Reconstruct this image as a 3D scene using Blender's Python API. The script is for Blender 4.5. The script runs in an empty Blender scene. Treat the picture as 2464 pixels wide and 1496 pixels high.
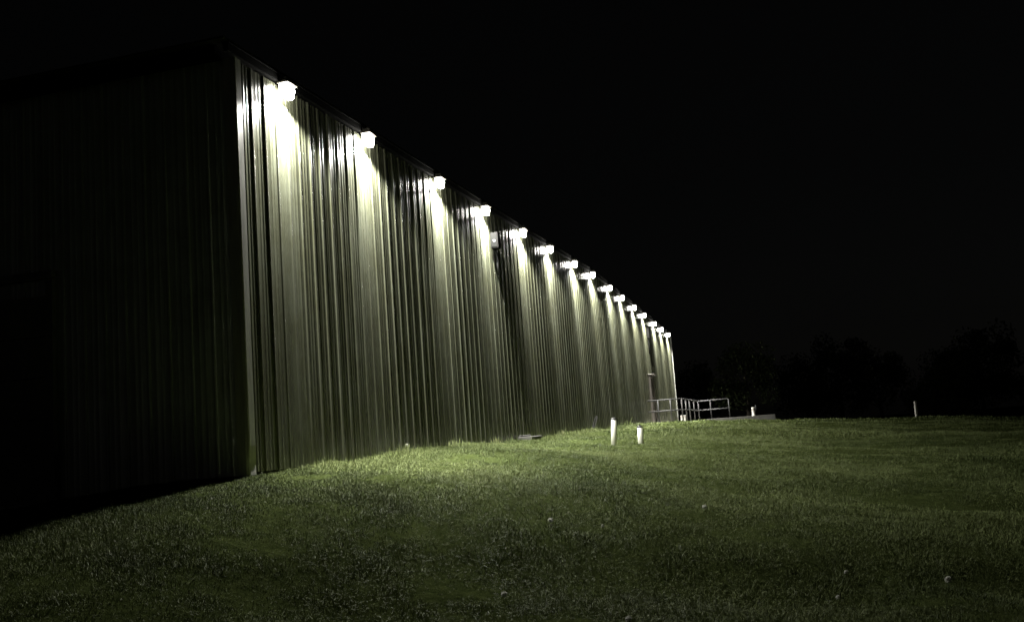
import bpy, bmesh, math, random
import numpy as np
from mathutils import Vector, Matrix, noise

rnd = random.Random(7)
scene = bpy.context.scene
COL = scene.collection

# ---------------------------------------------------------------- camera, sky, exposure
CAM_LOC = Vector((6.12962782, -10.15646542, 0.23708277))
CAM_ROT = Matrix(((0.9589211519870094, 0.1036315376671473, 0.2640657658096731),
                  (0.27420700229025924, -0.1001594439503342, -0.9564405918208143),
                  (-0.07266872894785134, 0.9895597961661046, -0.12446150266167134)))
cd = bpy.data.cameras.new('camera')
cd.sensor_fit = 'HORIZONTAL'
cd.sensor_width = 36.0
cd.lens = 36.0 * 2330.0 / 2464.0
cd.clip_start = 0.05
cd.clip_end = 3000
cam = bpy.data.objects.new('camera', cd)
cam.matrix_world = Matrix.Translation(CAM_LOC) @ CAM_ROT.to_4x4()
COL.objects.link(cam)
scene.camera = cam

w = bpy.data.worlds.new("World")
scene.world = w
w.use_nodes = True
nt = w.node_tree
bg = nt.nodes['Background']
skyt = nt.nodes.new('ShaderNodeTexSky')
skyt.sky_type = 'NISHITA'
skyt.sun_disc = False
skyt.sun_elevation = math.radians(4.0)
skyt.sun_rotation = math.radians(200)
hs = nt.nodes.new('ShaderNodeHueSaturation')
hs.inputs['Saturation'].default_value = 0.18
nt.links.new(skyt.outputs[0], hs.inputs['Color'])
nt.links.new(hs.outputs[0], bg.inputs['Color'])
SKY_STRENGTH = 0.0006
bg.inputs['Strength'].default_value = SKY_STRENGTH

scene.view_settings.view_transform = 'Standard'
scene.view_settings.look = 'None'
scene.view_settings.exposure = 0.0
scene.view_settings.gamma = 1.0
scene.view_settings.use_curve_mapping = False

LAMP_W = 2550.0
BASE, LOBE, LOBE_POW = 1.15, 4.6, 14.0
LAMP_TILT = math.radians(19)      # the floods are aimed a little out from the wall
LAMP_COL = (1.0, 0.985, 0.93)

scene.cycles.use_adaptive_sampling = True
scene.cycles.adaptive_threshold = 0.01
scene.cycles.max_bounces = 6
scene.cycles.sample_clamp_indirect = 2.0
scene.cycles.use_denoising = True

# ---------------------------------------------------------------- helpers
def tag(o, label=None, cat=None, group=None, kind=None):
    if label: o['label'] = label
    if cat: o['category'] = cat
    if group: o['group'] = group
    if kind: o['kind'] = kind
    return o

def link_mesh(name, bm, mat, parent=None, smooth=False):
    me = bpy.data.meshes.new(name)
    bm.normal_update()
    bm.to_mesh(me); bm.free()
    if smooth:
        for p in me.polygons: p.use_smooth = True
    if mat: me.materials.append(mat)
    o = bpy.data.objects.new(name, me)
    COL.objects.link(o)
    if parent: o.parent = parent
    return o

def empty(name, loc, rz=0.0, rot=None):
    o = bpy.data.objects.new(name, None)
    o.empty_display_size = 0.2
    o.location = loc
    o.rotation_euler = rot if rot else (0, 0, rz)
    COL.objects.link(o)
    return o

def box(bm, c, s, bev=0.0, rot=None):
    """centre c, full size s"""
    r = bmesh.ops.create_cube(bm, size=1.0)
    vs = r['verts']
    for v in vs:
        v.co = Vector((v.co.x * s[0], v.co.y * s[1], v.co.z * s[2]))
    if bev > 0:
        es = list({e for v in vs for e in v.link_edges})
        rb = bmesh.ops.bevel(bm, geom=es, offset=bev, segments=2, affect='EDGES', profile=0.6)
        vs = list({v for f in rb['faces'] for v in f.verts} | {v for v in vs if v.is_valid})
    for v in vs:
        if rot: v.co = rot @ v.co
        v.co += Vector(c)
    return vs

def tube(bm, pts, rad, n=10, caps=True):
    pts = [Vector(p) for p in pts]
    if not isinstance(rad, (list, tuple)): rad = [rad] * len(pts)
    rings = []
    prev_n = None
    for i, p in enumerate(pts):
        d = (pts[min(i + 1, len(pts) - 1)] - pts[max(i - 1, 0)]).normalized()
        if prev_n is None:
            a = Vector((0, 0, 1)) if abs(d.z) < 0.9 else Vector((1, 0, 0))
            nrm = d.cross(a).normalized()
        else:
            nrm = (prev_n - d * prev_n.dot(d)).normalized()
        prev_n = nrm
        b = d.cross(nrm)
        rings.append([bm.verts.new(p + (nrm * math.cos(2 * math.pi * k / n) + b * math.sin(2 * math.pi * k / n)) * rad[i]) for k in range(n)])
    for i in range(len(rings) - 1):
        for k in range(n):
            f = bm.faces.new((rings[i][k], rings[i][(k + 1) % n], rings[i + 1][(k + 1) % n], rings[i + 1][k]))
            f.smooth = True
    if caps:
        bm.faces.new(list(reversed(rings[0])))
        bm.faces.new(rings[-1])

def lathe(bm, prof, c=(0, 0, 0), n=20):
    rings = []
    for r, z in prof:
        rings.append([bm.verts.new((c[0] + r * math.cos(2 * math.pi * k / n), c[1] + r * math.sin(2 * math.pi * k / n), c[2] + z)) for k in range(n)])
    for i in range(len(rings) - 1):
        for k in range(n):
            f = bm.faces.new((rings[i][k], rings[i][(k + 1) % n], rings[i + 1][(k + 1) % n], rings[i + 1][k]))
            f.smooth = True
    bm.faces.new(list(reversed(rings[0])))
    bm.faces.new(rings[-1])

def np_mesh(name, verts, faces_flat, loop_starts, loop_totals, mat, parent=None, attr=None):
    me = bpy.data.meshes.new(name)
    me.vertices.add(len(verts))
    me.vertices.foreach_set('co', np.asarray(verts, np.float32).ravel())
    me.loops.add(len(faces_flat))
    me.loops.foreach_set('vertex_index', np.asarray(faces_flat, np.int32))
    me.polygons.add(len(loop_starts))
    me.polygons.foreach_set('loop_start', np.asarray(loop_starts, np.int32))
    me.polygons.foreach_set('loop_total', np.asarray(loop_totals, np.int32))
    if attr is not None:
        a = me.attributes.new('tint', 'FLOAT', 'POINT')
        a.data.foreach_set('value', np.asarray(attr, np.float32))
    me.update(calc_edges=True)
    me.validate()
    if mat: me.materials.append(mat)
    o = bpy.data.objects.new(name, me)
    COL.objects.link(o)
    if parent: o.parent = parent
    return o

# ---------------------------------------------------------------- materials
def new_mat(name):
    m = bpy.data.materials.new(name)
    m.use_nodes = True
    t = m.node_tree
    return m, t, t.nodes['Principled BSDF']

def simple(name, col, rough=0.6, metal=0.0, var=0.25, scale=6.0, bump=0.0, spec=0.5, stretch=(1, 1, 1)):
    m, t, p = new_mat(name)
    tc = t.nodes.new('ShaderNodeTexCoord')
    mp = t.nodes.new('ShaderNodeMapping')
    mp.inputs['Scale'].default_value = stretch
    t.links.new(tc.outputs['Object'], mp.inputs['Vector'])
    nz = t.nodes.new('ShaderNodeTexNoise')
    nz.inputs['Scale'].default_value = scale
    nz.inputs['Detail'].default_value = 6
    nz.inputs['Roughness'].default_value = 0.65
    t.links.new(mp.outputs[0], nz.inputs['Vector'])
    cr = t.nodes.new('ShaderNodeValToRGB')
    cr.color_ramp.elements[0].position = 0.3
    cr.color_ramp.elements[1].position = 0.7
    cr.color_ramp.elements[0].color = [c * (1 - var) for c in col] + [1]
    cr.color_ramp.elements[1].color = [min(1, c * (1 + var * .6)) for c in col] + [1]
    t.links.new(nz.outputs['Fac'], cr.inputs['Fac'])
    t.links.new(cr.outputs['Color'], p.inputs['Base Color'])
    mr = t.nodes.new('ShaderNodeMapRange')
    mr.inputs['To Min'].default_value = max(0.05, rough - 0.1)
    mr.inputs['To Max'].default_value = min(1, rough + 0.12)
    t.links.new(nz.outputs['Fac'], mr.inputs['Value'])
    t.links.new(mr.outputs[0], p.inputs['Roughness'])
    p.inputs['Metallic'].default_value = metal
    p.inputs['Specular IOR Level'].default_value = spec
    if bump > 0:
        b = t.nodes.new('ShaderNodeBump')
        b.inputs['Strength'].default_value = bump
        b.inputs['Distance'].default_value = 0.01
        t.links.new(nz.outputs['Fac'], b.inputs['Height'])
        t.links.new(b.outputs[0], p.inputs['Normal'])
    return m

def panel_material(name, col):
    """painted ribbed steel: streaky weathering, mild gloss"""
    m, t, p = new_mat(name)
    tc = t.nodes.new('ShaderNodeTexCoord')
    mp = t.nodes.new('ShaderNodeMapping')
    mp.inputs['Scale'].default_value = (5, 5, 0.25)
    t.links.new(tc.outputs['Object'], mp.inputs['Vector'])
    n1 = t.nodes.new('ShaderNodeTexNoise')
    n1.inputs['Scale'].default_value = 1.6
    n1.inputs['Detail'].default_value = 8
    n1.inputs['Roughness'].default_value = 0.6
    t.links.new(mp.outputs[0], n1.inputs['Vector'])
    cr = t.nodes.new('ShaderNodeValToRGB')
    cr.color_ramp.elements[0].position = 0.32
    cr.color_ramp.elements[1].position = 0.68
    cr.color_ramp.elements[0].color = [c * 0.72 for c in col] + [1]
    cr.color_ramp.elements[1].color = [c * 1.08 for c in col] + [1]
    t.links.new(n1.outputs['Fac'], cr.inputs['Fac'])
    # grime blotches with a shape of their own
    n2 = t.nodes.new('ShaderNodeTexNoise')
    n2.inputs['Scale'].default_value = 1.3
    n2.inputs['Detail'].default_value = 9
    n2.inputs['Roughness'].default_value = 0.7
    t.links.new(tc.outputs['Object'], n2.inputs['Vector'])
    cr2 = t.nodes.new('ShaderNodeValToRGB')
    cr2.color_ramp.elements[0].position = 0.35
    cr2.color_ramp.elements[1].position = 0.6
    cr2.color_ramp.elements[0].color = (0.72, 0.70, 0.6, 1)
    cr2.color_ramp.elements[1].color = (1, 1, 1, 1)
    t.links.new(n2.outputs['Fac'], cr2.inputs['Fac'])
    mx = t.nodes.new('ShaderNodeMixRGB')
    mx.blend_type = 'MULTIPLY'
    mx.inputs['Fac'].default_value = 1.0
    t.links.new(cr.outputs['Color'], mx.inputs['Color1'])
    t.links.new(cr2.outputs['Color'], mx.inputs['Color2'])
    t.links.new(mx.outputs['Color'], p.inputs['Base Color'])
    mr = t.nodes.new('ShaderNodeMapRange')
    mr.inputs['To Min'].default_value = 0.17
    mr.inputs['To Max'].default_value = 0.36
    t.links.new(n1.outputs['Fac'], mr.inputs['Value'])
    t.links.new(mr.outputs[0], p.inputs['Roughness'])
    p.inputs['Metallic'].default_value = 0.12
    p.inputs['Coat Weight'].default_value = 0.3
    p.inputs['Coat Roughness'].default_value = 0.14
    return m

M = {}
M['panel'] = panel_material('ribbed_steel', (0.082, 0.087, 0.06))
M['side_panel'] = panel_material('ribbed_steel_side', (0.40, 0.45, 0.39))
M['trim'] = simple('trim_steel', (0.34, 0.34, 0.30), 0.4, 0.2, 0.3, 4, stretch=(3, 3, .4))
M['dark_trim'] = simple('dark_trim', (0.004, 0.004, 0.0038), 0.8, 0.0, 0.3, 4, spec=.03)
M['roof'] = simple('roof_steel', (0.03, 0.03, 0.028), 0.7, 0.0, 0.3, 2, spec=.1)
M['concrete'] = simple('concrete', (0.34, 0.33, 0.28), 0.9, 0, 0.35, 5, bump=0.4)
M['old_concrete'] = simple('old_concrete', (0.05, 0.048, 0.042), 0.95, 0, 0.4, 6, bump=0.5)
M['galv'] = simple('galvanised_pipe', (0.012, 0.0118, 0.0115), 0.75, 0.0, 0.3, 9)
M['pvc'] = simple('white_pvc', (0.6, 0.6, 0.5), 0.45, 0, 0.14, 9)
M['black_cap'] = simple('black_cap', (0.012, 0.012, 0.012), 0.45, 0, 0.3, 9)
M['rubber'] = simple('rubber', (0.012, 0.012, 0.012), 0.9, 0, 0.2, 9, spec=0.05)
M['door'] = simple('brown_door', (0.028, 0.022, 0.016), 0.5, 0, 0.3, 3)
M['dark_door'] = simple('dark_door', (0.15, 0.16, 0.14), 0.6, 0, 0.3, 3)
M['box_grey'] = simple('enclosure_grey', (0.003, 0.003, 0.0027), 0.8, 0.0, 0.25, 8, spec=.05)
M['steel_knob'] = simple('bright_knob', (0.8, 0.8, 0.76), 0.3, 0.4, 0.1, 8)
M['housing'] = simple('lamp_housing', (0.16, 0.15, 0.13), 0.5, 0.2, 0.2, 8)
M['wood'] = simple('weathered_wood', (0.46, 0.44, 0.39), 0.85, 0, 0.4, 12, stretch=(4, 4, .5), bump=.4)
M['bark'] = simple('bark', (0.06, 0.05, 0.04), 0.95, 0, 0.5, 8, bump=.6)
M['pale_box'] = simple('pale_box', (0.5, 0.48, 0.43), 0.6, 0, 0.2, 6)

m, t, p = new_mat('glowing_lens')
p.inputs['Base Color'].default_value = (0.8, 0.8, 0.78, 1)
p.inputs['Emission Color'].default_value = (1.0, 0.97, 0.9, 1)
p.inputs['Emission Strength'].default_value = 90.0
M['lens'] = m

def leaf_material(name, dark, light, transl=0.3):
    m, t, p = new_mat(name)
    at = t.nodes.new('ShaderNodeAttribute')
    at.attribute_name = 'tint'
    cr = t.nodes.new('ShaderNodeValToRGB')
    cr.color_ramp.elements[0].color = list(dark) + [1]
    cr.color_ramp.elements[1].color = list(light) + [1]
    t.links.new(at.outputs['Fac'], cr.inputs['Fac'])
    t.links.new(cr.outputs['Color'], p.inputs['Base Color'])
    p.inputs['Roughness'].default_value = 0.55
    p.inputs['Specular IOR Level'].default_value = 0.04
    tr = t.nodes.new('ShaderNodeBsdfTranslucent')
    t.links.new(cr.outputs['Color'], tr.inputs['Color'])
    mx = t.nodes.new('ShaderNodeMixShader')
    mx.inputs['Fac'].default_value = transl
    t.links.new(p.outputs[0], mx.inputs[1])
    t.links.new(tr.outputs[0], mx.inputs[2])
    t.links.new(mx.outputs[0], t.nodes['Material Output'].inputs['Surface'])
    return m

M['grass'] = leaf_material('grass_blades', (0.014, 0.023, 0.004), (0.108, 0.128, 0.048), 0.02)
M['leaf'] = leaf_material('tree_leaves', (0.025, 0.035, 0.015), (0.07, 0.085, 0.04), 0.25)
M['weed'] = leaf_material('weed_leaves', (0.06, 0.08, 0.03), (0.16, 0.17, 0.08), 0.3)
M['puff'] = leaf_material('seed_fluff', (0.46, 0.46, 0.41), (0.5, 0.5, 0.45), 0.4)

m, t, p = new_mat('turf_soil')
tc = t.nodes.new('ShaderNodeTexCoord')
n1 = t.nodes.new('ShaderNodeTexNoise')
n1.inputs['Scale'].default_value = 9
n1.inputs['Detail'].default_value = 10
n1.inputs['Roughness'].default_value = 0.75
t.links.new(tc.outputs['Object'], n1.inputs['Vector'])
cr = t.nodes.new('ShaderNodeValToRGB')
cr.color_ramp.elements[0].position = 0.35
cr.color_ramp.elements[1].position = 0.7
cr.color_ramp.elements[0].color = (0.01, 0.014, 0.004, 1)
cr.color_ramp.elements[1].color = (0.03, 0.037, 0.012, 1)
t.links.new(n1.outputs['Fac'], cr.inputs['Fac'])
t.links.new(cr.outputs['Color'], p.inputs['Base Color'])
p.inputs['Roughness'].default_value = 1.0
p.inputs['Specular IOR Level'].default_value = 0.0
bmpn = t.nodes.new('ShaderNodeBump')
bmpn.inputs['Strength'].default_value = 0.8
bmpn.inputs['Distance'].default_value = 0.04
t.links.new(n1.outputs['Fac'], bmpn.inputs['Height'])
t.links.new(bmpn.outputs[0], p.inputs['Normal'])
M['soil'] = m

# ---------------------------------------------------------------- terrain
CTRL = np.array([
    # along the wall
    (0, 0, -.045), (0, 2, -.02), (0, 5, .035), (0, 8, .04), (0, 10, .02), (0, 13, .03), (0, 15, .07), (0, 19, .15),
    (0, 28, .22), (0, 36, .18), (0, 46, .15),
    (-4, 0, -.35), (-10, 0, -.5), (-20, 0, -.6), (-4, 20, 0), (-15, 25, 0),
    # the near shoulder
    (0, -1.2, -.13), (0, -2.2, -.2), (0, -3.6, -.36), (0, -6, -.85), (0, -10, -1.3), (-5, -4, -.8), (-12, -6, -1.1),
    # slope towards the viewer
    (2, 0, -.24), (2, -2.5, -.55), (3.5, -3.2, -1.0), (6.1, -10.2, -1.36), (3, -7, -1.3), (9, -8, -1.4), (6, -3.3, -1.16), (9, -3, -1.25),
    (2, 4, -.12), (4, 0, -.6), (4, 4, -.38), (7, 0, -1.0), (7, 5, -.72), (7, 11, -.5), (12, 0, -1.25), (12, 8, -.85),
    (2.6, 9.8, -.13), (3.1, 10, -.17), (5, 15, -.24), (5, 20, -.1), (2, 20, .06), (10, 20, -.48), (16, 15, -.85),
    # the crest
    (2, 33, .12), (5.6, 32, -.07), (11, 33, -.41), (8, 32.5, -.2), (16, 30, -.68), (22, 27, -.95), (30, 22, -1.3),
    # falling away beyond
    (5.5, 38, -.25), (9, 40, -1.0), (14, 40, -1.4), (22, 38, -1.9), (6, 48, -1.0), (2, 46, .0), (3, 52, -.8), (12, 55, -2.2), (30, 50, -2.8),
    (0, 60, -1.2), (20, 75, -3.0), (35, 35, -2.4), (30, 5, -1.7), (20, -10, -1.6), (-10, -20, -1.5), (6, -20, -1.5),
], float)
MEAN, LK = -2.4, 9.0
HOLLOWS = ((5.9, -1.9, 1.5, .6, .2), (8.4, -1.1, 1.7, .7, .3), (11.2, .1, 2.0, .9, .36), (2.6, -3.6, .9, .4, .1), (8.6, 2.4, 1.3, .5, .12))
def kern(d):
    a = math.sqrt(3) * d / LK
    return (1 + a) * np.exp(-a)
_D = np.hypot(CTRL[:, None, 0] - CTRL[None, :, 0], CTRL[:, None, 1] - CTRL[None, :, 1])
_W = np.linalg.solve(kern(_D) + 1e-4 * np.eye(len(CTRL)), CTRL[:, 2] - MEAN)

def vnoise(x, y, seed=0):
    """smooth value noise, numpy"""
    xi = np.floor(x).astype(np.int64); yi = np.floor(y).astype(np.int64)
    fx = x - xi; fy = y - yi
    fx = fx * fx * (3 - 2 * fx); fy = fy * fy * (3 - 2 * fy)
    def h(a, b):
        n = (a * 374761393 + b * 668265263 + seed * 974634777) & 0x7fffffff
        n = ((n ^ (n >> 13)) * 1274126177) & 0x7fffffff
        return ((n ^ (n >> 16)) & 0xffff) / 65535.0
    return (h(xi, yi) * (1 - fx) + h(xi + 1, yi) * fx) * (1 - fy) + (h(xi, yi + 1) * (1 - fx) + h(xi + 1, yi + 1) * fx) * fy

def height(x, y):
    x = np.atleast_1d(np.asarray(x, float)); y = np.atleast_1d(np.asarray(y, float))
    out = np.empty(len(x))
    for i in range(0, len(x), 20000):
        xs, ys = x[i:i + 20000], y[i:i + 20000]
        d = np.hypot(xs[:, None] - CTRL[None, :, 0], ys[:, None] - CTRL[None, :, 1])
        out[i:i + 20000] = MEAN + kern(d) @ _W
    fade = np.clip(np.minimum(x, 99) / 1.5, 0, 1)
    out += fade * (0.16 * (vnoise(x / 2.3, y / 2.3, 1) - .5) + 0.07 * (vnoise(x / .8, y / .8, 2) - .5))
    for (hx, hy, sx_, sy_, dp) in HOLLOWS:
        out -= dp * np.exp(-((x - hx) / sx_) ** 2 - ((y - hy) / sy_) ** 2)
    out += 0.02 * (vnoise(x / .3, y / .3, 3) - .5)
    return out

def gz(x, y): return float(height([x], [y])[0])

def axis(lo, hi, step, far):
    a = list(np.arange(lo, hi + 1e-6, step))
    s = step; v = hi
    while v < far:
        s *= 1.35; v += s; a.append(v)
    s = step; v = lo
    while v > -far:
        s *= 1.35; v -= s; a.insert(0, v)
    return np.array(a)
gx = axis(-4, 18, 0.2, 260); gy = axis(-11, 40, 0.2, 260)
GX, GY = np.meshgrid(gx, gy)
GZ = height(GX.ravel(), GY.ravel())
nx, ny = len(gx), len(gy)
vv = np.stack([GX.ravel(), GY.ravel(), GZ], 1)
ii = np.arange(ny - 1)[:, None] * nx + np.arange(nx - 1)[None, :]
q = np.stack([ii, ii + 1, ii + nx + 1, ii + nx], -1).reshape(-1, 4)
ground = np_mesh('ground', vv, q.ravel(), np.arange(len(q)) * 4, np.full(len(q), 4), M['soil'])
ground.data.polygons.foreach_set('use_smooth', np.ones(len(q), bool))
tag(ground, kind='structure')

# ---------------------------------------------------------------- the metal building
LEN, DEPTH, EAVE, RISE = 45.7, 42.0, 5.05, 0.47
def eave_z(y): return EAVE + RISE * (1 - abs(y - LEN / 2) / (LEN / 2))

bld = empty('metal_building', (0, 0, 0))
tag(bld, 'long low metal building with a floodlit ribbed wall facing the lawn', 'building')

def rib_profile(length, seed):
    """(along, out) samples of a ribbed sheet; ribs 0.305 m apart with two minor ribs between"""
    r = random.Random(seed)
    pts = []
    s = 0.06
    k = 0
    pts.append((0.0, 0.0))
    while s < length - 0.2:
        if k % 3 == 0:
            tilt = r.uniform(-.002, .002)
        h = 0.0145 + r.uniform(-.003, .003)
        j = r.uniform(-.008, .008)
        w1 = 0.016 + r.uniform(-.003, .003); w2 = 0.016 + r.uniform(-.003, .003)
        a = s + j
        for u, v in ((0, 0), (.006, .0025), (w1 - .003, h - .004), (w1 + .001, h - .001), (w1 + .007, h), (w1 + .022, h),
                     (w1 + .028, h - .001), (w1 + .032, h - .004), (w1 + w2 + .023, .0025), (w1 + w2 + .029, 0)):
            pts.append((a + u, v + tilt * .3))
        b0 = a + .069; gap = (.305 - .069)
        for m_ in (0.33, 0.67):
            c = b0 + gap * m_
            hm = .0035 + r.uniform(-.001, .0015)
            d0 = r.uniform(-.0015, .0015)
            for u, v in ((-.022, 0), (-.012, hm * .8), (-.006, hm), (.006, hm), (.012, hm * .8), (.022, 0)):
                pts.append((c + u, v + d0 + tilt))
        s += .305; k += 1
    pts.append((length, 0.0))
    return pts

def ribbed_sheet(name, length, top_fn, along, out, origin, seed, mat, parent, rows=14, z0=0.0):
    prof = rib_profile(length, seed)
    n = len(prof)
    P = np.array(prof)
    V = np.zeros((rows + 1, n, 3))
    tops = np.array([top_fn(a) for a in P[:, 0]])
    for i in range(rows + 1):
        z = z0 + (tops - z0) * i / rows
        can = .0012 * (vnoise(P[:, 0] / .33 + seed * 17, z / 1.4, 5 + seed) - .5) + .003 * (vnoise(P[:, 0] / .9, z / 2.5 + 9, 8 + seed) - .5)
        o_ = P[:, 1] + can
        V[i] = np.array(origin)[None] + P[:, :1] * np.array(along)[None] + o_[:, None] * np.array(out)[None]
        V[i, :, 2] = z
    V = V.reshape(-1, 3)
    ii = np.arange(rows)[:, None] * n + np.arange(n - 1)[None, :]
    qd = np.stack([ii, ii + 1, ii + n + 1, ii + n], -1).reshape(-1, 4)
    if np.dot(np.cross(along, (0, 0, 1)), out) < 0:
        qd = qd[:, ::-1]
    o = np_mesh(name, V, qd.ravel(), np.arange(len(qd)) * 4, np.full(len(qd), 4), mat, parent)
    o.data.polygons.foreach_set('use_smooth', np.ones(len(qd), bool))
    wn = o.modifiers.new('weighted_normals', 'WEIGHTED_NORMAL')
    wn.mode = 'FACE_AREA'; wn.weight = 50
    return o

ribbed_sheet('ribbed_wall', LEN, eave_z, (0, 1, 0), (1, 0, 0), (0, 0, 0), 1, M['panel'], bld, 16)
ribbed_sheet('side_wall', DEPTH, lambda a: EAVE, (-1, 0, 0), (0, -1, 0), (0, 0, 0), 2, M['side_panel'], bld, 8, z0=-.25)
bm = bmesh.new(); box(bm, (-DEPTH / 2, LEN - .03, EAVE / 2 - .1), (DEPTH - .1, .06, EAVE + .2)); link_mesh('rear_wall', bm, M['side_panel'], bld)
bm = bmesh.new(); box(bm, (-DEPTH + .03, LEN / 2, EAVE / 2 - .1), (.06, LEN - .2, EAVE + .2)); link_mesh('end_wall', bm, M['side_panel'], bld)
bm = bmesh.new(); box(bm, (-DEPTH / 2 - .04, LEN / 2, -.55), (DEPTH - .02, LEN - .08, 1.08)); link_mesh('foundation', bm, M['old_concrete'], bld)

# corner trims, with a few dents knocked into the near one
def corner_trim(y0, s, dents):
    bm = bmesh.new()
    N = 90
    prof = [(-.11, .043), (.004, .043), (.038, .036), (.046, .02), (.047, -.1)]   # (x, -y) L section, outside
    rows = []
    for i in range(N + 1):
        z = -.03 + (EAVE - .0 + .03) * i / N
        row = []
        for k, (x, yy) in enumerate(prof):
            dx = dy = 0
            for (zc, amp, wd) in dents:
                g = amp * math.exp(-((z - zc) / wd) ** 2)
                if k in (2, 3): dx -= g * .7; dy -= g * .6
                if k == 4: dx -= g * .4
            row.append(bm.verts.new((x + dx, y0 - s * (yy + dy), z)))
        rows.append(row)
    for i in range(N):
        for k in range(len(prof) - 1):
            fs = (rows[i][k], rows[i][k + 1], rows[i + 1][k + 1], rows[i + 1][k])
            bm.faces.new(fs if s > 0 else tuple(reversed(fs)))
    return link_mesh('corner_trim', bm, M['trim'], bld)
corner_trim(0, 1, [(.1, .018, .1)])
corner_trim(LEN, -1, [(.4, .03, .1)])

# rake trim (follows the shallow gable), eave gutter on the dark side, roof
def slab(bm, x0, x1, ya, yb, za0, za1, zb0, zb1):
    v = [bm.verts.new(c) for c in ((x0, ya, za0), (x1, ya, za0), (x1, yb, zb0), (x0, yb, zb0), (x0, ya, za1), (x1, ya, za1), (x1, yb, zb1), (x0, yb, zb1))]
    for f in ((0, 3, 2, 1), (4, 5, 6, 7), (0, 1, 5, 4), (1, 2, 6, 5), (2, 3, 7, 6), (3, 0, 4, 7)):
        bm.faces.new([v[i] for i in f])
e0, pk = eave_z(-.2), eave_z(LEN / 2)
for (ya, yb, za, zb) in ((-.2, LEN / 2 - .002, e0, pk), (LEN / 2 + .002, LEN + .2, pk, e0)):
    bm = bmesh.new()
    slab(bm, .0, .065, ya, yb, za + .02, za + .12, zb + .02, zb + .12)
    slab(bm, -.02, .08, ya, yb, za + .122, za + .14, zb + .122, zb + .14)
    link_mesh('rake_trim', bm, M['dark_trim'], bld)
    bm = bmesh.new()
    slab(bm, -DEPTH - .3, .07, ya - (.1 if ya < 0 else 0), yb + (.1 if yb > LEN else 0), za + .144, za + .17, zb + .144, zb + .17)
    link_mesh('roof', bm, M['roof'], bld)
bm = bmesh.new()
box(bm, (-DEPTH / 2 - .06, -.125, EAVE + .05), (DEPTH - .15, .15, .16), .02)
link_mesh('gutter', bm, M['dark_trim'], bld)
# soffit infill between the top of the side wall and the roof
bm = bmesh.new(); box(bm, (-DEPTH / 2 - .1, .04, EAVE + .065), (DEPTH - .2, .08, .13)); link_mesh('eave_strip', bm, M['dark_trim'], bld)

# wide dark overhead door in the side wall
od = None
bm = bmesh.new()
for i in range(5):
    box(bm, (-4.55, -.045, .3 + i * .52 - .25), (3.6, .05, .51), .012)
od = link_mesh('overhead_door', bm, M['dark_door'], bld)
bm = bmesh.new()
box(bm, (-2.69, -.05, 1.17), (.1, .07, 2.84)); box(bm, (-6.41, -.05, 1.17), (.1, .07, 2.84)); box(bm, (-4.55, -.05, 2.65), (3.82, .07, .1))
link_mesh('door_frame', bm, M['dark_door'], od)

# personnel door at the landing
bm = bmesh.new()
box(bm, (.03, 35.45, 1.27), (.05, .94, 2.06), .006)
dr = link_mesh('door', bm, M['door'], bld)
bm = bmesh.new()
box(bm, (.045, 34.94, 1.29), (.12, .08, 2.1)); box(bm, (.045, 35.96, 1.29), (.12, .08, 2.1)); box(bm, (.045, 35.45, 2.38), (.12, 1.1, .08))
box(bm, (.14, 35.45, 2.45), (.3, 1.3, .04), .008)
link_mesh('door_frame', bm, M['door'], dr)
bm = bmesh.new(); tube(bm, [(.055, 35.1, 1.25), (.11, 35.1, 1.25), (.11, 35.22, 1.25)], .011, 8)
link_mesh('handle', bm, M['galv'], dr)

# ---------------------------------------------------------------- the row of floodlights
LAMPS = [1.35, 4.02, 7.40, 10.44, 13.67, 16.64, 19.99, 23.03, 26.39, 29.24, 32.43, 35.46, 39.1, 41.89, 44.9]
LAMP_LABELS = [
    'glaring floodlight nearest the dark corner, biggest and brightest of the row',
    'glaring floodlight second from the dark corner of the building',
    'glaring floodlight third from the dark corner, next before the grey wall box',
    'glaring floodlight directly above the grey junction box, fourth from the dark corner',
    'glaring floodlight just past the grey junction box, fifth from the dark corner',
    'glaring floodlight sixth from the dark corner, second past the grey junction box',
    'glaring floodlight seventh from the dark corner, just before the roof peak',
    'glaring floodlight at the roof peak, eighth from either end of the row',
    'glaring floodlight just past the roof peak, seventh from the far end',
    'glaring floodlight sixth from the far end of the row',
    'glaring floodlight fifth from the far end, last before the small dark wall box',
    'glaring floodlight above the brown door, fourth from the far end',
    'glaring floodlight just past the brown door, third from the far end',
    'glaring floodlight next to last at the far end of the wall',
    'glaring floodlight last in the row, at the far end beside the trees',
]
LAMP_X = 0.11
spot = None
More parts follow.
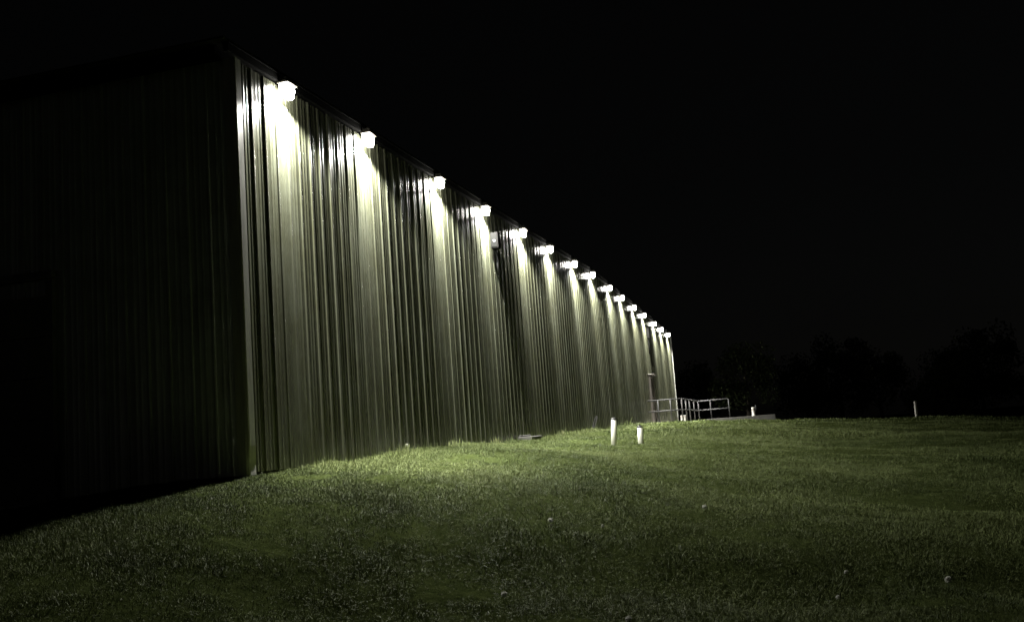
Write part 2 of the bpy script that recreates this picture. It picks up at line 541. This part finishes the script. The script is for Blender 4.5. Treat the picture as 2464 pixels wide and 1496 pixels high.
for i, (y, lab) in enumerate(zip(LAMPS, LAMP_LABELS)):
    # the picture measurements were taken on the wall plane; step out to the lens
    tpar = (LAMP_X - CAM_LOC.x) / (0 - CAM_LOC.x)
    yy = CAM_LOC.y + (y - CAM_LOC.y) * tpar
    z = eave_z(yy) - .04
    if i == 0:
        L = empty('floodlight', (0, yy, z))
        # local coordinates: x out of the wall, lens centre near x = LAMP_X
        bm = bmesh.new()
        box(bm, (.055, 0, .05), (.035, .2, .17), .006)
        bk = link_mesh('bracket', bm, M['housing'], L)
        bm = bmesh.new()
        vs = box(bm, (.12, 0, .07), (.18, .28, .09), .02)
        for v in vs:
            if v.co.z > .09:
                v.co.x = .12 + (v.co.x - .12) * .75; v.co.y *= .8
        hz = link_mesh('housing', bm, M['housing'], L)
        bm = bmesh.new()
        vs = box(bm, (.112, 0, -.06), (.13, .26, .18), .05)
        for v in vs:
            if v.co.z < -.06:
                v.co.x = .11 + (v.co.x - .11) * .8; v.co.y *= .88
        ln = link_mesh('lens', bm, M['lens'], L)
        sd = bpy.data.lights.new('floodlight_lamp', 'SPOT')
        sd.energy = LAMP_W
        sd.color = LAMP_COL
        sd.spot_size = math.radians(148)
        sd.spot_blend = 0.45
        sd.shadow_soft_size = 0.045
        # photometric curve of the fixture: broad base plus a strong downward lobe
        sd.use_nodes = True
        lt = sd.node_tree
        em = lt.nodes['Emission']
        tcn = lt.nodes.new('ShaderNodeTexCoord')
        dt = lt.nodes.new('ShaderNodeVectorMath'); dt.operation = 'DOT_PRODUCT'
        lt.links.new(tcn.outputs['Normal'], dt.inputs[0])
        dt.inputs[1].default_value = (math.sin(LAMP_TILT), 0, -math.cos(LAMP_TILT))
        ab = lt.nodes.new('ShaderNodeMath'); ab.operation = 'ABSOLUTE'
        lt.links.new(dt.outputs['Value'], ab.inputs[0])
        pw = lt.nodes.new('ShaderNodeMath'); pw.operation = 'POWER'
        lt.links.new(ab.outputs[0], pw.inputs[0]); pw.inputs[1].default_value = LOBE_POW
        ma = lt.nodes.new('ShaderNodeMath'); ma.operation = 'MULTIPLY_ADD'
        lt.links.new(pw.outputs[0], ma.inputs[0]); ma.inputs[1].default_value = LOBE; ma.inputs[2].default_value = BASE
        lt.links.new(ma.outputs[0], em.inputs['Strength'])
        so = bpy.data.objects.new('floodlight_lamp', sd)
        so.location = (.115, 0, -.155)
        COL.objects.link(so); so.parent = L
        proto = L
    else:
        L = proto.copy(); COL.objects.link(L)
        L.location = (0, yy, z)
        for ch in list(proto.children):
            c = ch.copy(); COL.objects.link(c); c.parent = L
            if c.type == 'LIGHT':
                c.data = c.data.copy()
                c.data.energy = LAMP_W * (1.1, 1.05, 1.08, .98, 1.02, .9, 1.06, .94, 1.0, .92, 1.04, .96, 1.0, .9, 1.05)[i]
                k_ = rnd.uniform(-.02, .03)
                c.data.color = (1.0, LAMP_COL[1] - k_ * .5, LAMP_COL[2] - k_)
        L.rotation_euler = (rnd.uniform(-.05, .05), 0, rnd.uniform(-.06, .06))
    tag(L, lab, 'floodlight', 'floodlights along the top of the ribbed wall')

# ---------------------------------------------------------------- boxes on the wall
bx = empty('junction_box', (0.03, 10.64, 4.58))
tag(bx, 'grey metal junction box with a bright knob under the fourth floodlight', 'electrical box')
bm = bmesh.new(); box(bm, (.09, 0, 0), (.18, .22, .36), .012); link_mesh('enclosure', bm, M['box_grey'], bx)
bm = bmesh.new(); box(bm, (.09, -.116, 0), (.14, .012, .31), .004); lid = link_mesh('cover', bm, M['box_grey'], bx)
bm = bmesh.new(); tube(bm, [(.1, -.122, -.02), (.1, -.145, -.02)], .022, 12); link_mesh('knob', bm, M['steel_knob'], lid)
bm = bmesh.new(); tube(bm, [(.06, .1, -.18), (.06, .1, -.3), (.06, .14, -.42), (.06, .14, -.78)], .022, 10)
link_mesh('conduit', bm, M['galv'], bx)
bx2 = empty('wall_box', (0.03, 35.6, 4.45))
tag(bx2, 'small dark wall box high up beside the brown door', 'electrical box')
bm = bmesh.new(); box(bm, (.06, 0, 0), (.12, .24, .5), .012); link_mesh('enclosure', bm, M['box_grey'], bx2)
bm = bmesh.new(); tube(bm, [(.05, 0, -.25), (.05, 0, -1.0)], .03, 10); link_mesh('conduit', bm, M['box_grey'], bx2)

# ---------------------------------------------------------------- concrete landing, railing and what stands there
lg = empty('concrete_landing', (1, 38, 0))
tag(lg, 'pale concrete landing at the far end of the wall, ending in a low ledge', 'platform')
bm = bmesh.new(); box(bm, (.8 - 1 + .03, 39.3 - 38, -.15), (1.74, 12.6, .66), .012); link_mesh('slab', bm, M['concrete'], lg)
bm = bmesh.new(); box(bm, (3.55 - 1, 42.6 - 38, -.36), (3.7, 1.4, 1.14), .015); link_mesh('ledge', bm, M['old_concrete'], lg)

rl = empty('guard_rail', (0, 0, .18))
tag(rl, 'galvanised pipe guard rail with top and middle rails round the concrete landing', 'railing')
HR = 1.02
RA, RB, RC, RD = (.1, 33.25), (1.6, 33.25), (1.42, 43.4), (3.1, 42.35)
def rail_post(x, y, z0=0.0):
    bm = bmesh.new(); tube(bm, [(x, y, z0 - .03), (x, y, HR)], .03, 10)
    tube(bm, [(x, y, z0 - .005), (x, y, z0 + .012)], .07, 10)
    return link_mesh('post', bm, M['galv'], rl)
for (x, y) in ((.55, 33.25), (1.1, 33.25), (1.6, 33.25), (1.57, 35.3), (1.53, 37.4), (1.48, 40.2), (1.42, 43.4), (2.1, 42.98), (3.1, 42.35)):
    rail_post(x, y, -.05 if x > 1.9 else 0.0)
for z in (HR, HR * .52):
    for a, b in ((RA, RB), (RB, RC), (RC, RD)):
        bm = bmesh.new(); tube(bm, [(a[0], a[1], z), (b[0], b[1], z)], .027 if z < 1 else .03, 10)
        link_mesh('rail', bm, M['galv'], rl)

sp = empty('standpipe', (4.3, 42.6, .21))
tag(sp, 'short pale standpipe with an upright tap, alone on the low concrete ledge', 'standpipe')
bm = bmesh.new(); lathe(bm, [(.1, -.02), (.1, .01), (.075, .03), (.07, .36), (.085, .38), (.085, .43), (.05, .44)], n=14); link_mesh('body', bm, M['pale_box'], sp)
bm = bmesh.new(); tube(bm, [(.06, 0, .2), (.13, 0, .26), (.15, 0, .4), (.15, 0, .54)], .03, 8); link_mesh('tap', bm, M['galv'], sp)

ub = empty('utility_box', (.42, 44.6, .18))
tag(ub, 'small pale box on the landing at the foot of the far wall corner', 'box')
bm = bmesh.new(); box(bm, (0, 0, .15), (.26, .26, .3), .02); link_mesh('body', bm, M['pale_box'], ub)
bm = bmesh.new(); box(bm, (0, 0, .315), (.3, .3, .035), .01); link_mesh('lid', bm, M['pale_box'], ub)

# ---------------------------------------------------------------- white capped pipes on the lawn
for (x, y, h, tilt, lab) in ((2.58, 9.82, .53, (math.radians(1), math.radians(5.5), 0), 'taller white plastic pipe with a black cap, leaning in the grass'),
                             (3.12, 9.98, .36, (0, math.radians(1.0), 0), 'shorter white plastic pipe with a black cap, right of the taller one')):
    pz = gz(x, y)
    P_ = empty('capped_pipe', (x, y, pz), rot=tilt)
    tag(P_, lab, 'pipe', 'white capped pipes on the lawn')
    bm = bmesh.new(); lathe(bm, [(.058, -.1), (.057, h - .02), (.05, h - .015)], n=20); link_mesh('pipe', bm, M['pvc'], P_)
    bm = bmesh.new(); lathe(bm, [(.057, h - .014), (.06, h - .012), (.06, h + .012), (.055, h + .018), (.02, h + .02)], n=20)
    box(bm, (0, 0, h + .03), (.035, .035, .02)); link_mesh('cap', bm, M['black_cap'], P_)

# marker post far right on the crest
mx_, my_ = 11.14, 33.1
mp_ = empty('marker_post', (mx_, my_, gz(mx_, my_)), rot=(0, math.radians(1.2), .5))
tag(mp_, 'thin weathered pale post standing alone on the lawn crest at right', 'post')
bm = bmesh.new(); vs = box(bm, (0, 0, .33), (.085, .085, .9), .008); link_mesh('post', bm, M['wood'], mp_)
bm = bmesh.new(); box(bm, (.055, 0, .68), (.02, .06, .1), .004); link_mesh('reflector', bm, M['galv'], mp_)

# splash block and hose at the wall foot
sb = bmesh.new()
box(sb, (0, 0, .03), (.34, .95, .09), .012); box(sb, (-.12, 0, .09), (.05, .9, .05), .01)
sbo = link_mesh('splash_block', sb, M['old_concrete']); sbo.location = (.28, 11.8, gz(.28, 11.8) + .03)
tag(sbo, 'low grey concrete splash block in the grass at the foot of the wall', 'splash block')
hb = bmesh.new()
pts = []
for k in range(26):
    a = k / 25 * 1.9 * math.pi
    pts.append((.12 + .12 * math.sin(a) * .5, -.28 * math.cos(a), .2 + .2 * math.sin(a - 1.2)))
tube(hb, pts, .014, 8)
ho = link_mesh('hose', hb, M['rubber']); ho.location = (.05, 20.3, gz(.1, 20.3) + .03)
tag(ho, 'loop of dark hose lying against the wall foot behind the taller pipe', 'hose')

# ---------------------------------------------------------------- grass
def blades(n, xs, ys, hs, ws, rng, zfun=height, tint=None, lean=1.0):
    z = zfun(xs, ys) - .01
    ang = rng.uniform(0, 2 * np.pi, n); la = rng.uniform(0, 2 * np.pi, n)
    ln = np.abs(rng.normal(0, lean, n)) * hs
    dx, dy = np.cos(ang), np.sin(ang); lx, ly = np.cos(la) * ln, np.sin(la) * ln
    V = np.zeros((n, 5, 3))
    b = np.stack([xs, ys, z], 1)
    side = np.stack([dx * ws / 2, dy * ws / 2, np.zeros(n)], 1)
    mid = b + np.stack([lx * .35, ly * .35, hs * .58], 1)
    tip = b + np.stack([lx, ly, hs * np.clip(1 - .3 * (ln / hs) ** 2, .4, 1)], 1)
    V[:, 0] = b - side; V[:, 1] = b + side; V[:, 2] = mid + side * .75; V[:, 3] = mid - side * .75; V[:, 4] = tip
    base = np.arange(n) * 5
    F = np.stack([base, base + 1, base + 2, base + 3, base + 3, base + 2, base + 4], 1).ravel()
    st = np.stack([np.arange(n) * 7, np.arange(n) * 7 + 4], 1).ravel()
    tt = np.tile([4, 3], n)
    if tint is None: tint = rng.uniform(0, 1, n)
    return V.reshape(-1, 3), F, st, tt, np.repeat(tint, 5)

rng = np.random.default_rng(11)
def sample(n, r0, r1, a0, a1, rng):
    # even over the annulus sector around the place the lawn is seen from
    r = np.sqrt(rng.uniform(r0 ** 2, r1 ** 2, n)); a = rng.uniform(a0, a1, n)
    return CAM_LOC.x + r * np.cos(a), CAM_LOC.y + r * np.sin(a)
A0, A1 = math.radians(42), math.radians(148)
parts = []
off = 0
for (r0, r1, dens, hh, ww) in ((3.5, 8, 8000, .036, .0034), (8, 12, 8000, .036, .0038), (12, 17, 4800, .036, .0052), (17, 25, 1900, .04, .008),
                               (25, 36, 600, .045, .013), (36, 60, 70, .06, .03)):
    area = .5 * (A1 - A0) * (r1 ** 2 - r0 ** 2)
    n = int(area * dens)
    xs, ys = sample(n, r0, r1, A0, A1, rng)
    patch = vnoise(xs / .9, ys / .9, 21) * .4 + vnoise(xs / .28, ys / .28, 22) * .35 + vnoise(xs / 3.1, ys / 3.1, 24) * .25
    patch = np.clip((patch - .5) * 1.7 + .5, 0, 1)
    keep = rng.uniform(0, 1, n) < np.clip(.3 + 1.1 * patch, 0, 1)
    inside = (xs < .05) & (ys > -.02) & (ys < LEN + .1)
    inside |= (xs < 1.75) & (ys > 33) & (ys < 45.7)
    inside |= (xs < 5.45) & (ys > 41.85) & (ys < 43.35) & (xs > 1)
    far = (xs < -14) | (xs > 45)
    keep &= ~((xs < -1.5) & (ys > 0))
    keep &= ~inside & ~far
    xs, ys, patch = xs[keep], ys[keep], patch[keep]
    n = len(xs)
    edge = np.exp(-np.clip(xs, 0, None) / .35) * (ys > 1.2)
    h = hh * rng.uniform(.5, 1.3, n) * (.45 + 1.15 * patch) * (1 + 1.3 * edge)
    long_ = rng.uniform(0, 1, n) < .004 + .07 * edge
    h = np.where(long_, h * rng.uniform(1.5, 2.6, n), h)
    wd = ww * rng.uniform(.6, 1.4, n)
    big = np.clip((vnoise(xs / 1.9, ys / 1.9, 31) * .65 + vnoise(xs / .6, ys / .6, 32) * .35 - .5) * 1.9 + .5, 0, 1)
    tint = np.clip(.5 * big + .22 * vnoise(xs / .2, ys / .2, 33) + rng.normal(.14, .06, n), 0, .9)
    straw = rng.uniform(0, 1, n) < .006 + .012 * (1 - patch)
    tint = np.where(straw, 1.0, tint)
    h = np.where(straw, h * .6, h)
    V, F, st, tt, tn = blades(n, xs, ys, h, wd, rng, tint=tint)
    parts.append((V, F + off, st, tt, tn)); off += len(V)
Fo = 0
stl = []
for (V, F, st, tt, tn) in parts:
    stl.append(st + Fo); Fo += len(F)
grass = np_mesh('grass', np.concatenate([p_[0] for p_ in parts]), np.concatenate([p_[1] for p_ in parts]), np.concatenate(stl),
                np.concatenate([p_[3] for p_ in parts]), M['grass'], attr=np.concatenate([p_[4] for p_ in parts]))
tag(grass, 'rough mown grass covering the sloping lawn beside the building', 'grass', kind='stuff')

# weeds sprouting at the wall foot
def weed(x, y, n, h, label, seed):
    rg = np.random.default_rng(seed)
    V, F, st, tt, tn = blades(n, rg.normal(0, .05, n), rg.normal(0, .07, n), h * rg.uniform(.5, 1.1, n), rg.uniform(.008, .016, n), rg,
                              zfun=lambda a, b: np.zeros(len(a)), lean=.5)
    o = np_mesh('weed', V, F, st, tt, M['weed'], attr=tn)
    o.location = (x, y, gz(x, y))
    tag(o, label, 'weed', 'weeds at the foot of the wall')
weed(.3, 4.1, 40, .22, 'tall weed sprouting against the wall foot, nearest the dark corner', 1)
weed(.22, 6.6, 34, .18, 'small weed at the wall foot beside a white seed head', 2)
weed(.25, 9.3, 40, .2, 'weed tuft at the wall foot just before the concrete splash block', 3)
weed(.25, 15.2, 40, .2, 'weed tuft at the wall foot just past the concrete splash block', 4)

# dandelion seed heads
def ground_hit(px, py):
    d = CAM_ROT @ Vector((px - 1232, -(py - 748), -2330))
    d.normalize()
    t_ = 4.0
    while t_ < 60:
        q_ = CAM_LOC + d * t_
        if q_.z < gz(q_.x, q_.y) + .07: break
        t_ += .05
    return q_
def dandelion(pos, h, rad, label, seed):
    r = random.Random(seed)
    D = empty('dandelion', (pos[0], pos[1], gz(pos[0], pos[1])))
    tag(D, label, 'dandelion', 'dandelion seed heads on the lawn')
    sx, sy = r.uniform(-.02, .04), r.uniform(-.02, .02)
    bm = bmesh.new(); tube(bm, [(0, 0, -.02), (sx * .3, sy * .3, h * .5), (sx, sy, h)], [.0035, .003, .0028], 6); link_mesh('stem', bm, M['weed'], D)
    bm = bmesh.new()
    c = Vector((sx, sy, h + rad * .6))
    bmesh.ops.create_icosphere(bm, subdivisions=2, radius=rad * .55, matrix=Matrix.Translation(c))
    for k in range(150):
        d = Vector((r.gauss(0, 1), r.gauss(0, 1), r.gauss(0, 1))).normalized()
        if d.z < -.75: continue
        s_ = d.orthogonal().normalized() * rad * .11; u_ = d.cross(s_)
        tip = c + d * rad * r.uniform(.88, 1.05)
        v = [bm.verts.new(c + d * rad * .4), bm.verts.new(tip + s_), bm.verts.new(tip + u_), bm.verts.new(tip - s_), bm.verts.new(tip - u_)]
        for a, b in ((1, 2), (2, 3), (3, 4), (4, 1)):
            bm.faces.new((v[0], v[a], v[b]))
    link_mesh('seed_head', bm, M['puff'], D)
DL = [((1211, 1430), .055, .022, 'round white dandelion head low in the dark grass, largest near the bottom middle'),
      ((1515, 1490), .05, .022, 'white dandelion head at the bottom edge of the lawn'),
      ((1317, 1252), .055, .026, 'white dandelion head in the middle lawn, below and left of the pipes'),
      ((1691, 1222), .055, .026, 'white dandelion head on the lawn slope, below and right of the shorter pipe'),
      ((2275, 1440), .19, .026, 'tall stemmed dandelion head alone in the dark grass at far right'),
      ((1453, 1264), .05, .016, 'tiny white dandelion head right of the middle lawn one'),
      ((2026, 1384), .07, .018, 'small dandelion head in the dark hollow, upper of two close together'),
      ((2022, 1435), .05, .018, 'small dandelion head in the dark hollow, lower of two close together'),
      ((978, 1082), .13, .025, 'bright dandelion head standing against the ribbed wall')]
for k, (px, h, rad, lab) in enumerate(DL):
    dandelion(ground_hit(*px), h, rad, lab, 50 + k)

# ---------------------------------------------------------------- dark trees beyond the crest
def make_tree(seed, H, R_):
    r = random.Random(seed); rg = np.random.default_rng(seed)
    T = empty('tree', (0, 0, 0))
    bm = bmesh.new()
    tube(bm, [(0, 0, -.4), (.05, .02, H * .2), (.12, -.05, H * .45), (.05, .1, H * .75)], [.24, .18, .12, .04], 9)
    limbs = []
    for k in range(9):
        a = k * 2.4 + r.uniform(-.4, .4); z0 = H * r.uniform(.25, .6)
        e = Vector((math.cos(a) * R_ * r.uniform(.5, .85), math.sin(a) * R_ * r.uniform(.5, .85), z0 + H * r.uniform(.12, .32)))
        tube(bm, [(.06, 0, z0), (e.x * .5, e.y * .5, z0 + (e.z - z0) * .4), tuple(e)], [.08, .05, .015], 6)
        limbs.append(e)
    link_mesh('trunk', bm, M['bark'], T)
    cl = [(e.x, e.y, e.z, R_ * r.uniform(.3, .48)) for e in limbs]
    for k in range(12):
        a = r.uniform(0, 6.28); rr = R_ * math.sqrt(r.uniform(0, .7)); z = H * r.uniform(.38, .95)
        sh = 1 - .55 * max(0, (z / H - .6) / .4)
        cl.append((math.cos(a) * rr * sh, math.sin(a) * rr * sh, z, R_ * r.uniform(.2, .4)))
    pos = []; tn = []
    for (x, y, z, q_) in cl:
        m_ = 230
        d = rg.normal(0, 1, (m_, 3)); d /= np.linalg.norm(d, axis=1)[:, None]
        d *= (q_ * rg.uniform(.25, 1.05, m_) ** .6)[:, None]
        pos.append(d + np.array([x, y, z])); tn.append(np.clip(rg.normal(r.uniform(.2, .7), .18, m_), 0, 1))
    pos = np.concatenate(pos); tn = np.concatenate(tn)
    n = len(pos)
    a = rg.normal(0, 1, (n, 3)); a /= np.linalg.norm(a, axis=1)[:, None]
    b = np.cross(a, rg.normal(0, 1, (n, 3))); b /= np.linalg.norm(b, axis=1)[:, None]
    s = rg.uniform(.1, .2, n)[:, None]
    V = np.stack([pos - a * s, pos + b * s * .45, pos + a * s, pos - b * s * .45], 1).reshape(-1, 3)
    np_mesh('crown', V, np.arange(n * 4), np.arange(n) * 4, np.full(n, 4), M['leaf'], T, attr=np.repeat(tn, 4))
    return T
protos = [make_tree(3, 8.0, 3.0), make_tree(5, 7.0, 3.3), make_tree(9, 9.0, 3.1)]
TREES = [((3.6, 53), 0, .72, 0.3, 'faintly lit tree behind the standpipe on the low ledge'),
         ((.4, 63), 1, .8, 2.6, 'dark tree behind the guard rail, nearest the far end of the building'),
         ((7.5, 70), 1, .95, 1.2, 'dark tree just right of the end of the low ledge'),
         ((10.5, 78), 2, 1.1, 1.9, 'taller dark tree standing second to the right of the ledge end'),
         ((13.5, 76), 2, .92, 2.2, 'dark tree just left of the thin marker post'),
         ((16.5, 66), 1, .7, .4, 'low dark tree directly behind the thin marker post'),
         ((19, 71), 0, .9, 4.0, 'dark tree second to the right of the marker post'),
         ((22, 80), 2, 1.12, 3.3, 'tallest dark tree, third to the right of the marker post'),
         ((25, 74), 1, 1.0, 5.1, 'dark tree cut off by the right edge of the picture')]
used = set()
for (xy, k, s, rz, lab) in TREES:
    src = protos[k]
    if k not in used:
        T = src; used.add(k)
    else:
        T = src.copy(); COL.objects.link(T)
        for ch in list(src.children):
            c = ch.copy(); COL.objects.link(c); c.parent = T
    T.location = (xy[0], xy[1], gz(*xy)); T.rotation_euler = (0, 0, rz); T.scale = (s, s * .95, s)
    tag(T, lab, 'tree', 'dark trees beyond the lawn')
